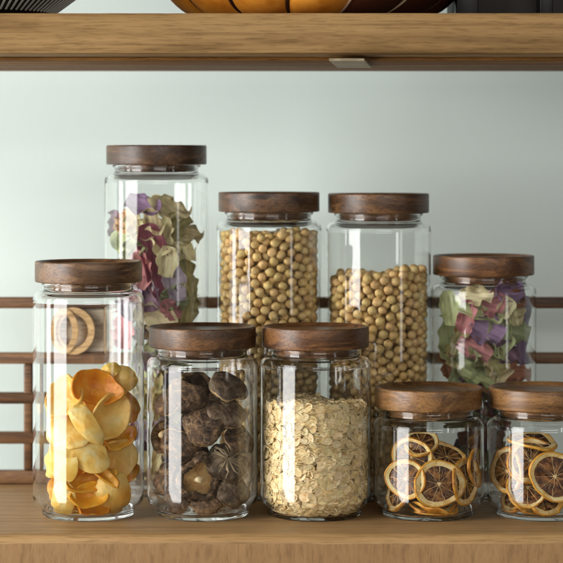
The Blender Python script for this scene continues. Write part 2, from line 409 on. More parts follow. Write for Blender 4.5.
# ------------------------------------------------------------------ things on the upper shelf
# ribbed amber bowl
def melon():
    R = 0.168; t = empty('ribbed_bowl', (px(312, 0, 0.02).x, 0.045, zt))
    tag(t, 'round ribbed amber lacquered bowl with shade painted into its right side, on the upper shelf', 'bowl')
    nseg = 13; prof = []
    for j in range(22):
        u = j / 21; a = u * pi * 0.56
        prof.append((0.085 + (R - 0.085) * sin(a) ** 0.9 if j else 0.085, 0.0 + 0.125 * (1 - cos(a))))
    for s in range(nseg):
        a0 = 2 * pi * s / nseg + 0.13; a1 = a0 + 2 * pi / nseg
        vs, fs = [], []; m = 12
        for (r, z) in prof:
            for q in range(m + 1):
                a = a0 + 0.012 + (a1 - a0 - 0.024) * q / m + 0.9 * z / 0.125 * 0.35
                rr = r + 0.011 * sin(pi * q / m) ** 0.6
                vs.append((rr * cos(a), rr * sin(a), z + 0.0002))
        for j in range(len(prof) - 1):
            for q in range(m):
                i = j * (m + 1) + q; fs.append((i, i + 1, i + m + 2, i + m + 1))
        am = (a0 + a1) / 2 % (2 * pi)
        dark = cos(am) > 0.1 or sin(am) > 0.5  # right and rear panels take the dark colour as painted shade
        bm_me = meshp('rib_panel', vs, fs)
        o = link('rib_panel', bm_me, 'shaded_amber' if dark else 'amber', t)
        # seam
        vs, fs = [], []
        for (r, z) in prof:
            a = a0 + 0.9 * z / 0.125 * 0.35
            for k_ in range(5):
                b_ = 2 * pi * k_ / 5; da = 0.0018 * cos(b_) / r; rr = r + 0.002 + 0.0018 * sin(b_)
                vs.append((rr * cos(a + da), rr * sin(a + da), z + 0.001))
        for j in range(len(prof) - 1):
            for q in range(5): fs.append((j * 5 + q, j * 5 + (q + 1) % 5, j * 5 + 5 + (q + 1) % 5, j * 5 + 5 + q))
        link('seam', meshp('seam', vs, fs), 'pale_seam' if cos(a0) > 0.15 else 'dark_seam', t)
    link('base', lathe('base', [(0, 0.0004), (0.086, 0.0004), (0.088, 0.003), (0.084, 0.006), (0, 0.006)], 64), 'dark_seam', t)
melon()
# black bowl with pale slats
def slat_bowl():
    t = empty('slatted_bowl', (px(-34, 0, 0.0).x, 0.0, zt)); tag(t, 'black flared bowl with thin pale ribs at the left end of the upper shelf', 'bowl')
    link('shell', lathe('shell', [(0, 0.0003), (0.080, 0.0003), (0.0815, 0.002), (0.176, 0.072), (0.173, 0.0735), (0.079, 0.005), (0, 0.005)], 96), 'black', t)
    for i in range(96):
        a = 2 * pi * i / 96; h = 0.35 + 0.3 * MN.noise(Vector((i * 0.9, 0, 0)))
        if sin(a) > 0.45: continue
        p0 = Vector((0.0875 * cos(a), 0.0875 * sin(a), 0.0062)); p1 = Vector((0.171 * cos(a), 0.171 * sin(a), 0.0682))
        n = Vector((0.6 * cos(a), 0.6 * sin(a), -0.8)); sd = Vector((-sin(a), cos(a), 0)); w_ = 0.0009
        vs = [tuple(p + sd * q * w_ + n * r_) for p in (p0, p1) for q, r_ in ((-1, 0.0004), (1, 0.0004), (1, 0.0016), (-1, 0.0016))]
        fs = [(0, 1, 2, 3), (4, 7, 6, 5), (0, 4, 5, 1), (1, 5, 6, 2), (2, 6, 7, 3), (3, 7, 4, 0)]
        link('rib', meshp('rib', vs, fs, False), 'rib', t)
slat_bowl()
# dark framed crate at the right
def crate():
    x0 = px(452, 0, 0.05).x; x1 = px(620, 0, 0.05).x
    t = empty('dark_crate', ((x0 + x1) / 2, 0.05, zt)); tag(t, 'dark brown crate with black corner posts at the right of the upper shelf', 'crate')
    def bx(n, a, b, c_, d, e, f, m):
        o = box(n, a, b, c_, d, e, f, m, None, 0.001); o.parent = t; o.matrix_parent_inverse = Matrix.Translation(t.location).inverted()
    pw = px(473, 0, 0.05).x - x0
    bx('post', x0, x0 + pw, -0.01, 0.02, zt + 0.0002, zt + 0.13, 'black')
    xm = px(533, 0, 0.05).x
    bx('post', xm, xm + 0.013, -0.01, 0.02, zt + 0.0002, zt + 0.13, 'black')
    bx('post', x1, x1 + pw, -0.01, 0.02, zt + 0.0002, zt + 0.13, 'black')
    bx('front_panel', x0 + pw + 0.0003, x1 - 0.0003, 0.021, 0.031, zt + 0.001, zt + 0.125, 'crate_dark')
    bx('side_panel', x0 + 0.004, x0 + 0.014, 0.0315, 0.16, zt + 0.001, zt + 0.125, 'crate_dark')
    bx('back_panel', x0 + 0.004, x1, 0.1605, 0.17, zt + 0.001, zt + 0.125, 'crate_dark')
crate()

# ------------------------------------------------------------------ jars
RJ = 55.5
def jar_glass(zl):
    """zl: height of the lid's underside (mm). Closed solid of glass."""
    zs = zl - 8.5
    o = [(0, 1.6), (20, 1.5), (38, 0.8), (42, 0.15), (44.5, 0.3), (46, 1.6), (46.3, 4.5), (47.0, 7.5), (49.5, 9.6), (52.6, 11.6), (54.6, 14.6), (55.5, 19)]
    o += [(55.5, z) for z in (19.6, 21, 40, zs - 11.5, zs - 9.7, zs - 9)]
    o += [(55.5 - 8 * (1 - cos(radians(a))), zs - 9 + 8 * sin(radians(a))) for a in (20, 40, 60, 78)]
    o += [(46.2, zs - 0.7), (44.9, zs + 0.2), (44.4, zs + 1.6), (44.5, zs + 4.0), (45.6, zs + 5.2), (46.9, zs + 6.2), (47.2, zs + 7.2), (46.6, zs + 8.0), (45.4, zs + 8.3), (43.4, zs + 8.1)]
    i = [(42.9, zs + 7), (42.8, zs + 2), (43.0, zs - 1.7)]
    i += [(53.6 - 8 * (1 - cos(radians(a))), zs - 10.7 + 8 * sin(radians(a))) for a in (74, 56, 38, 18)]
    i += [(53.6, zs - 11.3), (53.6, zs - 12), (53.6, zs - 14), (53.6, 40), (53.6, 23), (53.6, 21), (53.6, 20), (52.6, 15.2), (49.9, 12.0), (46.6, 10), (44.9, 7.8), (44.2, 5.0), (41.5, 3.9), (18, 3.8), (0, 3.9)]
    return lathe('glass_body', [(r * MM, z * MM) for r, z in o + i], 128, angle=60)
def lid_mesh():
    p = [(0, 17.2), (30, 17.0), (44, 17.0), (47.5, 17.4), (49.3, 19.6), (50.3, 20.5), (52.6, 20.6), (53.4, 19.9), (53.5, 19), (53.5, 1.2), (53.2, 0.4), (52.4, 0.0), (41.8, 0.0), (41.5, -0.4), (41.5, -8.2), (41.0, -9.0), (40.0, -9.3), (0, -9.3)]
    return lathe('lid', [(r * MM, z * MM) for r, z in p], 128, angle=50)
LID = {}
glass_cache = {}
JARS = {}
lidbase = lid_mesh()
def jar(key, pxc, Y, zlid_bottom, lidmat, label, rot):
    x = (pxc - 281.5) * (DC + Y) / 2200
    t = empty('storage_jar', (x, Y, 0)); tag(t, label, 'glass jar', 'glass jars with walnut lids')
    me = jar_glass(zlid_bottom); me.materials.append(M['glass'])
    link('glass_body', me, None, t)
    lm = lidbase.copy(); lm.materials.append(M[lidmat])
    l_ = link('lid', lm, None, t); l_.location = (0, 0, zlid_bottom * MM); l_.rotation_euler = (0, 0, rot)
    JARS[key] = (x, Y, zlid_bottom * MM)
    return t
YB = 0.130
jar('1', 88.5, 0.0, 233.2, 'lid1', 'tall glass jar of yellow dried fruit chips, walnut lid', 0.4)
jar('2', 202.5, 0.0, 168.2, 'lid2', 'glass jar of dark dried mushrooms, dark walnut lid', 1.9)
jar('3', 315.5, 0.0, 168.2, 'lid3', 'glass jar two thirds full of rolled oats, reddish walnut lid', 3.6)
jar('4', 428.5, 0.0, 107.8, 'lid4', 'short glass jar of dried lemon slices beside the oat jar', 5.1)
jar('5', 542.5, 0.0, 107.8, 'lid4', 'short glass jar of dried lemon slices cut off by the right edge', 2.6)
jar('A', 156.5, 0.150, 350.0, 'lid5', 'tallest glass jar, half empty, of curled coloured petals', 2.2)
jar('B', 269.0, YB, 300.3, 'lid5', 'tall glass jar filled to the shoulder with soybeans', 4.4)
jar('C', 378.5, YB, 299.0, 'lid2', 'tall glass jar about three quarters full of soybeans', 0.9)
jar('D', 483.5, YB, 233.5, 'lid3', 'glass jar of pink, purple and green petals at the right of the back row', 5.6)

# ------------------------------------------------------------------ placement inside jars
def inpos(key, x, y, inset):
    """point behind the front glass of a jar that the photo shows at pixel (x, y); inset in mm from the glass's inner face"""
    jx, jy, _ = JARS[key]; Y = jy - 0.05
    for _ in range(6):
        X = (x - 281.5) * (DC + Y) / 2200
        d = max(0.0, 0.0528 ** 2 - (X - jx) ** 2)
        Y = min(jy + 0.03, jy - sqrt(d) + inset * MM)
    return px(x, y, Y)
def orient(n, roll=0.0):
    n = Vector(n).normalized()
    up = Vector((0, 0, 1)) if abs(n.z) < 0.95 else Vector((0, 1, 0))
    xx = up.cross(n).normalized(); yy = n.cross(xx)
    Rm = Matrix((xx, yy, n)).transposed().to_4x4()
    return Rm @ Matrix.Rotation(radians(roll), 4, 'Z')
def into_jar(o_me_list, key, pos, rotm, zfloor=0.0046):
    """shift a placed piece so that no vertex pokes through the glass"""
    jx, jy, zl = JARS[key]
    for it in range(14):
        worst = 0; sh_ = Vector((0, 0, 0)); low = 9; high = -9
        for me in o_me_list:
            for v in me.vertices:
                p = rotm @ v.co + pos
                dx, dy = p.x - jx, p.y - jy; r = sqrt(dx * dx + dy * dy)
                lim = 0.0530
                if p.z < 0.018: lim = 0.0436 + max(0, (p.z - 0.006)) * 0.75
                ov = r - lim
                if ov > worst: worst = ov; sh_ = Vector((-dx / r * ov, -dy / r * ov, 0))
                low = min(low, p.z)
        if low < zfloor: sh_ = sh_ + Vector((0, 0, zfloor - low))
        if sh_.length < 1e-5: break
        pos = pos + sh_ * 1.02
    return pos
def put(o, key, pos, rotm, meshes=None):
    ms = meshes or ([o.data] if o.data else [c_.data for c_ in o.children])
    pos = into_jar(ms, key, pos, rotm)
    o.matrix_world = Matrix.Translation(pos) @ rotm
    return o

def solid(vs, fs, t, name, angle=50, disp=None):
    bm = bmesh.new(); V = [bm.verts.new(v) for v in vs]
    for f in fs: bm.faces.new([V[i] for i in f])
    bmesh.ops.recalc_face_normals(bm, faces=bm.faces)
    bmesh.ops.solidify(bm, geom=bm.faces[:], thickness=t)
    return bmesh_to(bm, name, True, angle)
def disc_grid(nr, ns, f):
    vs = [f(0, 0)]; fs = []
    for i in range(1, nr + 1):
        for j in range(ns): vs.append(f(i / nr, 2 * pi * j / ns))
    for j in range(ns): fs.append((0, 1 + j, 1 + (j + 1) % ns))
    for i in range(nr - 1):
        for j in range(ns):
            a = 1 + i * ns + j; b = 1 + i * ns + (j + 1) % ns
            fs.append((a, a + ns, b + ns, b))
    return vs, fs

# ---- fruit chips
def chip_mesh(w, h, cup, seed, fold=0.0):
    rnd = random.Random(seed); ph = rnd.random() * 6
    def f(r, a):
        k_ = 1 + 0.07 * sin(2 * a + ph) + 0.05 * sin(3 * a + ph * 2) + 0.03 * sin(5 * a + ph)
        k_ += 0.10 * r * MN.noise(Vector((cos(a) * 2, sin(a) * 2, seed)))
        x = w / 2 * r * k_ * cos(a); y = h / 2 * r * k_ * sin(a)
        z = cup * (1 - r * r) * 1.0 + fold * (x / w * 2) ** 2 * w * 0.5
        z += 2.2 * MN.noise(Vector((x * 0.05, y * 0.05, seed * 3.1))) + 0.35 * MN.noise(Vector((x * 0.25, y * 0.25, seed * 1.7)))
        z += 1.6 * r ** 4 * sin(3 * a + ph * 3) + 0.6 * r ** 6 * sin(7 * a + ph) + 1.2 * r ** 5 * MN.noise(Vector((cos(a) * 3, sin(a) * 3, seed * 2.2)))
        return (x * MM, y * MM, z * MM)
    vs, fs = disc_grid(12, 44, f)
    bm = bmesh.new(); V = [bm.verts.new(v) for v in vs]
    for g in fs: bm.faces.new([V[i] for i in g])
    bmesh.ops.recalc_face_normals(bm, faces=bm.faces)
    bmesh.ops.solidify(bm, geom=bm.faces[:], thickness=2.3 * MM)
    bmesh.ops.bevel(bm, geom=[e for e in bm.edges if e.calc_face_angle(0) > radians(50)], offset=0.0006, segments=2, affect='EDGES', profile=0.5)
    return bmesh_to(bm, 'fruit_chip', True, 80)
CG = 'dried fruit chips in the leftmost jar'
chips = [ # x, y, w, h, cup, normal, roll, inset, material, label, fold
 (56, 397, 36, 46, 7, (-.35, -1, .15), 12, 5, 'chip_pale', 'pale yellow fruit chip, topmost at the left side of the leftmost jar', .1),
 (92, 388, 50, 38, -8, (.05, -1, .5), -15, 12, 'chip_orange', 'wide deep orange cupped fruit chip at the top of the pile in the leftmost jar', .25),
 (111, 370, 20, 16, 4, (.1, -1, .2), 30, 26, 'chip_pale', 'small pale fruit chip, highest of the pile in the leftmost jar', 0),
 (128, 379, 26, 26, 5, (.3, -1, .3), 20, 14, 'chip_tan', 'small tan fruit chip near the top at the right glass of the leftmost jar', 0),
 (118, 416, 36, 50, 9, (.1, -1, .15), -32, 4, 'chip_tan', 'large smooth tan oval fruit chip facing out at the right in the leftmost jar', 0),
 (123, 436, 34, 30, -6, (.4, -1, .3), 20, 12, 'chip_orange', 'orange fruit chip tucked under the large tan oval chip', .2),
 (87, 424, 22, 50, 7, (.2, -1, .25), 32, 10, 'chip_pale', 'long banana shaped fruit chip in the middle of the leftmost jar', .2),
 (62, 434, 46, 38, 7, (-.25, -1, .35), -20, 5, 'chip_pale', 'broad pale yellow fruit chip at mid height on the left of the leftmost jar', .1),
 (125, 458, 38, 42, 7, (.3, -1, .1), 10, 10, 'chip_tan', 'pinkish tan fruit chip behind the glass above the round chip', 0),
 (60, 464, 40, 40, 8, (-.35, -1, .1), 30, 5, 'chip_pale', 'rough pale yellow fruit chip at the left glass in the lower half', .15),
 (86, 456, 42, 34, 6, (.1, -1, .35), -25, 8, 'chip_pale', 'yellow fruit chip lying across the centre of the leftmost jar', .1),
 (84, 482, 50, 26, -6, (0, -1, .6), 6, 8, 'chip_orange', 'orange folded fruit chip lying level in the lower part of the jar', .35),
 (106, 474, 14, 40, 3, (.3, -1, .3), 50, 10, 'chip_orange', 'narrow orange fruit chip slanting down behind the round chip', .2),
 (123, 494, 36, 46, 9, (.2, -1, .1), -18, 3, 'chip_tan', 'big round tan fruit chip standing at the bottom right of the leftmost jar', 0),
 (97, 506, 44, 22, 6, (.05, -1, .3), 22, 6, 'chip_orange', 'long orange fruit chip at the bottom centre leaning on the round chip', .1),
 (60, 499, 26, 42, 7, (-.5, -1, .1), -10, 5, 'chip_pale', 'pale fruit chip standing at the bottom left of the leftmost jar', .1),
 (71, 512, 30, 11, 2, (0, -1, .5), -16, 4, 'chip_pale', 'thin crescent shaped fruit chip at the very bottom of the leftmost jar', .2),
 (88, 496, 42, 26, 6, (0, -1, .7), 8, 10, 'chip_orange', 'orange fruit chip just above the bottom of the leftmost jar', .3),
]
for i, (x, y, w_, h_, cup, nrm, roll, ins, mt, lb, fold) in enumerate(chips):
    o = link('fruit_chip', chip_mesh(w_ * 1.03, h_ * 1.0, cup * (1.3 if i % 4 else -1.0) if mt != 'chip_orange' else -abs(cup) * 1.1, i + 3, fold + 0.12 * sin(i * 2.1)), mt)
    tag(o, lb, 'dried fruit', CG); put(o, '1', inpos('1', x, y, ins), orient((nrm[0] + 0.3 * sin(i * 1.9), nrm[1], nrm[2] + 0.35 * cos(i * 2.7)), roll))
rnd = random.Random(5)
cm = [chip_mesh(42, 44, 8, 90 + q, .15) for q in range(4)]
for q in range(34):
    me = cm[q % 4].copy() if q >= 4 else cm[q]
    o = link('fruit_chip', me, None); me.materials.clear(); me.materials.append(M[('chip_orange', 'chip_tan', 'chip_pale')[q % 3]])
    tag(o, 'yellow dried fruit chip in the depth of the pile, mostly hidden by others', 'dried fruit', CG)
    a = rnd.uniform(0.05, 0.95) * pi if q % 3 else rnd.uniform(0, 2 * pi); rr = rnd.uniform(6, 34)
    z = 0.022 + (q / 34) * 0.105
    put(o, '1', Vector((JARS['1'][0] + rr * MM * cos(a), rr * MM * sin(a) + 0.004, z)), orient((rnd.uniform(-1, 1), -1, rnd.uniform(0.1, 1.5)), rnd.uniform(0, 360)))

# ---- mushrooms
def cap_mesh(R, H, seed, lobes=3, curl=1.0):
    """dome with a wrinkled skin; returns (cap, curled rim)"""
    ns = 72
    def irr(a): return 1 + 0.05 * sin(lobes * a + seed) + 0.035 * sin(5 * a + seed * 2) + 0.05 * MN.noise(Vector((cos(a) * 1.5, sin(a) * 1.5, seed)))
    def rimwave(a): return 1.3 * sin(2 * a + seed * 3) + 0.8 * sin(5 * a + seed) + 0.5 * MN.noise(Vector((cos(a) * 5, sin(a) * 5, seed)))
    def f(r, a):
        rr = R * sin(r * pi * 0.52) * irr(a); z = H * cos(r * pi * 0.52) ** 0.9 if r < 0.96 else H * 0.04
        x, y = rr * cos(a), rr * sin(a)
        z += 0.9 * MN.noise(Vector((x * 0.12, y * 0.12, seed))) - 1.0 * abs(MN.noise(Vector((x * 0.30 + 3, y * 0.30, seed)))) - 0.5 * abs(MN.noise(Vector((x * 0.7, y * 0.7, seed))))
        z += rimwave(a) * r ** 3 + 0.3 * r ** 2 * sin(22 * a + 5 * MN.noise(Vector((cos(a) * 2, sin(a) * 2, r * 2 + seed))))
        return (x * MM, y * MM, z * MM)
    vs, fs = disc_grid(22, ns, f); last = 1 + 21 * ns
    n0 = len(vs); vs.append((0, 0, 0.40 * H * MM)); mid = len(vs)
    for j in range(ns):
        v = Vector(vs[last + j]); vs.append((v.x * .72, v.y * .72, v.z * .4 + 0.18 * H * MM))
    for j in range(ns):
        b = (j + 1) % ns; fs.append((last + j, mid + j, mid + b, last + b)); fs.append((mid + j, n0, mid + b))
    cap = meshp('cap', vs, fs, True, 80)
    rv, rf = [], []; m = 8
    for j in range(ns):
        a = 2 * pi * j / ns; e = Vector(vs[last + j]); rad = sqrt(e.x ** 2 + e.y ** 2); th = (1.5 + 0.5 * MN.noise(Vector((cos(a) * 4, sin(a) * 4, seed + 9)))) * MM * curl
        for q in range(m):
            b = 2 * pi * q / m; rr = rad - 0.0012 * curl ** 2 + th * 1.1 * cos(b) + 0.0002 * sin(24 * a); rv.append((rr * cos(a), rr * sin(a), e.z - 0.0010 * curl + th * 1.15 * sin(b) + 0.0007 * curl * MN.noise(Vector((cos(a) * 9, sin(a) * 9, q * .7 + seed)))))
    for j in range(ns):
        k_ = (j + 1) % ns
        for q in range(m): rf.append((j * m + q, k_ * m + q, k_ * m + (q + 1) % m, j * m + (q + 1) % m))
    return cap, meshp('rim', rv, rf, True, 80)
def gill_mesh(R, H, seed):
    vs, fs = [], []; n = 54
    for i in range(n):
        a = 2 * pi * (i + 0.3 * MN.noise(Vector((i, seed, 0)))) / n; ca, sa = cos(a), sin(a); th = 0.35
        base = len(vs)
        for r_, z0, z1 in ((R * 0.16, H * .34, H * .05), (R * 0.5, H * .3, -H * 0.02), (R * 0.83, H * .1, -H * 0.08)):
            for sgn in (-1, 1):
                for z in (z0, z1): vs.append(((r_ * ca - sgn * th * sa) * MM, (r_ * sa + sgn * th * ca) * MM, z * MM))
        for q in (0, 4):
            b = base + q; fs += [(b, b + 4, b + 5, b + 1), (b + 2, b + 3, b + 7, b + 6), (b + 1, b + 5, b + 7, b + 3)]
    m2 = len(vs)
    for (r_, z) in ((0, H * .12), (R * .5, H * .12), (R * .84, H * 0.02)):
        if r_ == 0: vs.append((0, 0, z * MM)); continue
        for j in range(n): vs.append((r_ * cos(2 * pi * j / n) * MM, r_ * sin(2 * pi * j / n) * MM, z * MM))
    for j in range(n):
        b = (j + 1) % n
        fs.append((m2, m2 + 1 + j, m2 + 1 + b)); fs.append((m2 + 1 + j, m2 + 1 + n + j, m2 + 1 + n + b, m2 + 1 + b))
    return meshp('gills', vs, fs, False)
def stem_mesh(R, H, seed, L=7, r0=3.2):
    prof = [(0, H * 0.25), (r0 * 1.2, H * 0.25), (r0, -1), (r0 * 0.95, -L + 1.6), (r0 * 0.7, -L + 0.4), (0, -L)]
    me = lathe('stem', [(r * MM, z * MM) for r, z in prof], 20, angle=80)
    for v in me.vertices: v.co += Vector((1.2, 0.9, 0.5)) * MM * MN.noise(v.co * 300 + Vector((seed, 0, 0)))
    return me
def crack_mesh(R, H, seed):
    """raised pale star cracks over a cap"""
    vs, fs = [], []; rn_ = random.Random(seed); n = 21
    for i in range(n):
        a = 2 * pi * i / n + rn_.uniform(-.2, .2); steps = 9; st = len(vs)
        wd = rn_.uniform(0.5, 1.3); rmax = rn_.uniform(.3, .8)
        for s_ in range(steps + 1):
            r = 0.03 + rmax * s_ / steps; aa = a + 0.22 * sin(r * 5 + i) + 0.25 * MN.noise(Vector((i * 2, r * 4, seed)))
            rr = R * sin(r * pi * 0.6); z = H * cos(r * pi * 0.6) + 1.0 + 0.5 * MN.noise(Vector((i, r * 5, seed)))
            w_ = wd * (1 - 0.7 * r) + 0.25
            for sg, up in ((-1, -1.5), (0, 0.7), (1, -1.5)):
                vs.append(((rr * cos(aa) - sg * w_ * sin(aa)) * MM, (rr * sin(aa) + sg * w_ * cos(aa)) * MM, (z + up) * MM))
        for s_ in range(steps):
            b = st + s_ * 3; fs += [(b, b + 3, b + 4, b + 1), (b + 1, b + 4, b + 5, b + 2)]
    return meshp('cracks', vs, fs, True, 80)
MG = 'dried mushrooms in the jar'
mush = [ # x, y, R, H, normal (cap top direction), roll, inset, grey, under, cracks, label
 (181, 397, 21, 13, (-.15, -.75, -.6), 0, 9, 0, 1, 0, 'brown mushroom with a curled pale rim, uppermost left of its jar'),
 (231, 387, 20, 9, (.45, -.55, .95), 10, 16, 1, 0, 0, 'grey brown mushroom at the top right of its jar with pale wrinkles'),
 (231, 412, 20, 8, (.35, -.8, .8), 30, 9, 1, 0, 0, 'smooth grey mushroom between the wrinkled top right one and the starred one'),
 (206, 427, 20.5, 9, (-.1, -.85, .5), 20, 5, 0, 0, 0, 'wrinkled round brown mushroom facing out in the centre of the jar'),
 (195, 480, 25, 11, (-.40, 1, -.05), 0, 11, 0, 1, 0, 'mushroom turned over showing its yellow gills and pale stem stub'),
 (233, 463, 21, 12, (.15, -.9, .55), 0, 14, 1, 0, 1, 'grey mushroom with white star shaped cracks at the right of the jar'),
 (208, 513, 20, 9, (0, -.7, .9), 0, 8, 0, 0, 0, 'dark mushroom lying flat on the jar bottom at the centre'),
 (162, 478, 17, 9, (-.6, -.7, .6), 0, 6, 0, 0, 0, 'reddish brown mushroom pressed to the left glass low in the jar'),
 (163, 402, 17, 9, (-.6, -.6, .7), 0, 8, 0, 0, 0, 'dark mushroom pressed to the upper left glass of its jar'),
 (180, 446, 20, 9, (-.2, -.8, -.5), 60, 20, 0, 0, 0, 'nearly black mushroom in the shade just above the gilled one'),
 (160, 436, 17, 9, (.5, .8, -.3), 0, 14, 0, 1, 0, 'mushroom with its pale stem towards the left glass at mid height'),
 (238, 492, 18, 9, (.35, -.8, .55), 0, 8, 1, 0, 0, 'grey brown mushroom under the star cracked one at the lower right'),
 (246, 440, 17, 9, (.7, -.6, .6), 0, 10, 0, 0, 0, 'brown mushroom at the right glass at mid height behind the grey ones'),
 (169, 508, 15, 8, (-.5, -.8, .4), 0, 8, 0, 0, 0, 'dark mushroom at the bottom left corner of its jar'),
]
def mushroom(R, H, seed, grey, under, cracks):
    t = empty('dried_mushroom', (0, 0, 0))
    cp, rm = cap_mesh(R, H, seed, 3, 2.4 if under else 1.35)
    link('cap', cp, 'mushroom_grey' if grey else 'mushroom_cap', t); link('rim', rm, 'mushroom_cap' if under else 'mushroom_rim', t)
    if under:
        link('gills', gill_mesh(R * 0.93, H, seed), 'gill', t); link('stem', stem_mesh(R, H, seed, 8, 3.6), 'stem_flesh', t)
    if cracks: link('cracks', crack_mesh(R, H, seed), 'crack_pale', t)
    return t
for i, (x, y, R, H, nrm, roll, ins, grey, under, cracks, lb) in enumerate(mush):
    t = mushroom(R, H, i * 1.7 + 2, grey, under, cracks)
    tag(t, lb, 'mushroom', MG); put(t, '2', inpos('2', x, y, ins), orient(nrm, roll))
for q in range(10):
    t = mushroom(21, 10, 40 + q * 1.3, q % 3 == 0, 0, 0)
    tag(t, 'dark dried mushroom deep in the pile, mostly hidden by others', 'mushroom', MG)
    a = rnd.uniform(0.1, 0.9) * pi
    put(t, '2', Vector((JARS['2'][0] + 0.026 * cos(a), 0.026 * sin(a), 0.025 + 0.011 * q)), orient((rnd.uniform(-1, 1), rnd.uniform(-1, .6), rnd.uniform(-.5, 1)), rnd.uniform(0, 360)))

# ---- citrus slices
def warp(v, seed, amp):
    x, y, z = v
    amp = amp * 1.25; z += amp * ((x * x - y * y) / 500.0 * cos(seed) + x * y / 300.0 * sin(seed)) + 1.5 * amp * MN.noise(Vector((x * 0.06, y * 0.06, seed)))
    z += amp * 0.6 * (x * x + y * y) / 900.0
    return (x * MM, y * MM, z * MM)
def citrus(R, seed, amp, thick=1.6):
    rn_ = random.Random(seed); t = empty('lemon_slice', (0, 0, 0))
    irr = lambda a: 1 + 0.055 * sin(2 * a + seed) + 0.035 * sin(3 * a + 2 * seed) + 0.02 * MN.noise(Vector((cos(a) * 3, sin(a) * 3, seed)))
    n = 72; prof = [(0.975, -thick), (1.0, -thick * .4), (1.0, thick * .5), (0.975, thick * 1.1), (0.945, thick * 1.25), (0.925, thick * 1.15), (0.925, -thick * 1.15)]
    def band(name, pr, mat, ww):
        vs, fs = [], []
        m = len(pr)
        for i in range(n):
            a = 2 * pi * i / n
            for r, z in pr:
                rr = R * irr(a) * (r if r > 0.94 else r + 0.02 * MN.noise(Vector((i * 0.5, seed, 0))))
                wz = 0.35 * MN.noise(Vector((cos(a) * 4, sin(a) * 4, z + seed)))
                vs.append(warp((rr * cos(a), rr * sin(a), z + wz), seed, amp))
        for i in range(n):
            j = (i + 1) % n
            for q in range(m): fs.append((i * m + q, j * m + q, j * m + (q + 1) % m, i * m + (q + 1) % m))
        return link(name, meshp(name, vs, fs, True, 60), mat, t)
    band('rind', prof, 'rind', 0)
    pw = rn_.uniform(0.73, 0.81)
    band('pith', [(0.9245, -thick), (0.9245, thick), (0.875, thick * 0.9), (pw, thick * 0.4), (pw, -thick * 0.4), (0.875, -thick * 0.9)], 'pith', 1)
    # flesh: shrunken wedges
    nw = rn_.choice((9, 10, 10, 11)); a00 = rn_.uniform(0, 6); vs, fs = [], []
    for s_ in range(nw):
        a0 = a00 + 2 * pi * s_ / nw; da = 2 * pi / nw; st = len(vs); nr, na = 8, 6
        for side in (1, -1):
            for i in range(nr + 1):
                for j in range(na + 1):
                    u = i / nr; w_ = j / na
                    r = R * (0.07 + (pw + 0.012 - 0.07) * u); a = a0 + da * (0.02 + 0.96 * w_)
                    edge = min(1, 6 * w_, 6 * (1 - w_)) * min(1, 5 * u + .2)
                    z = side * (0.12 + 0.45 * edge * (0.5 + 0.9 * abs(MN.noise(Vector((r * 0.25 * cos(a) * 3, r * 0.25 * sin(a) * 3, seed + side))))))
                    vs.append(warp((r * cos(a), r * sin(a), z * thick * 0.7), seed, amp))
        q = (nr + 1) * (na + 1)
        for i in range(nr):
            for j in range(na):
                b = st + i * (na + 1) + j
                fs.append((b, b + 1, b + na + 2, b + na + 1)); fs.append((b + q, b + q + na + 1, b + q + na + 2, b + q + 1))
    link('flesh', meshp('flesh', vs, fs, True, 70), 'flesh', t)
    vs, fs = [], []
    for s_ in range(nw):
        a0 = a00 + 2 * pi * s_ / nw; st = len(vs); m = 10
        for i in range(m + 1):
            r = R * (0.02 + (pw - 0.01) * i / m); a = a0 + 0.10 * MN.noise(Vector((s_, i * 0.45, seed)))
            wd = 0.36 + 0.4 * abs(i / m - 0.4) + 0.4 * MN.noise(Vector((s_ * 3, i, seed)))
            for sg, z in ((-1, -.35), (-.6, 0.8), (.6, 0.8), (1, -.35), (0, -0.9)):
                vs.append(warp((r * cos(a) - sg * wd * sin(a), r * sin(a) + sg * wd * cos(a), z * thick * 0.62), seed, amp))
        for i in range(m):
            for q in range(5): fs.append((st + i * 5 + q, st + i * 5 + (q + 1) % 5, st + i * 5 + 5 + (q + 1) % 5, st + i * 5 + 5 + q))
    # fine strands between membranes
    for s_ in range(26):
        a = rn_.uniform(0, 2 * pi); r0 = rn_.uniform(.1, .5); r1 = r0 + rn_.uniform(.15, .35); st = len(vs)
        for i in range(5):
            r = R * (r0 + (min(r1, pw) - r0) * i / 4); aa = a + 0.12 * i / 4 * rn_.uniform(-1, 1)
            for sg, z in ((-1, 0.3), (0, 0.85), (1, 0.3)):
                vs.append(warp((r * cos(aa) - sg * .22 * sin(aa), r * sin(aa) + sg * .22 * cos(aa), z * thick * 0.6), seed, amp))
        for i in range(4): b = st + i * 3; fs += [(b, b + 3, b + 4, b + 1), (b + 1, b + 4, b + 5, b + 2)]
    link('membranes', meshp('membranes', vs, fs, True, 70), 'membrane', t)
    vs, fs = disc_grid(3, 16, lambda r, a: warp((r * R * 0.075 * (1 + .3 * sin(3 * a)) * cos(a), r * R * 0.075 * (1 + .3 * sin(3 * a)) * sin(a), thick * (0.75 - 0.3 * r * r)), seed, amp))
    link('core', meshp('core', vs, fs, True, 70), 'pith', t)
    return t
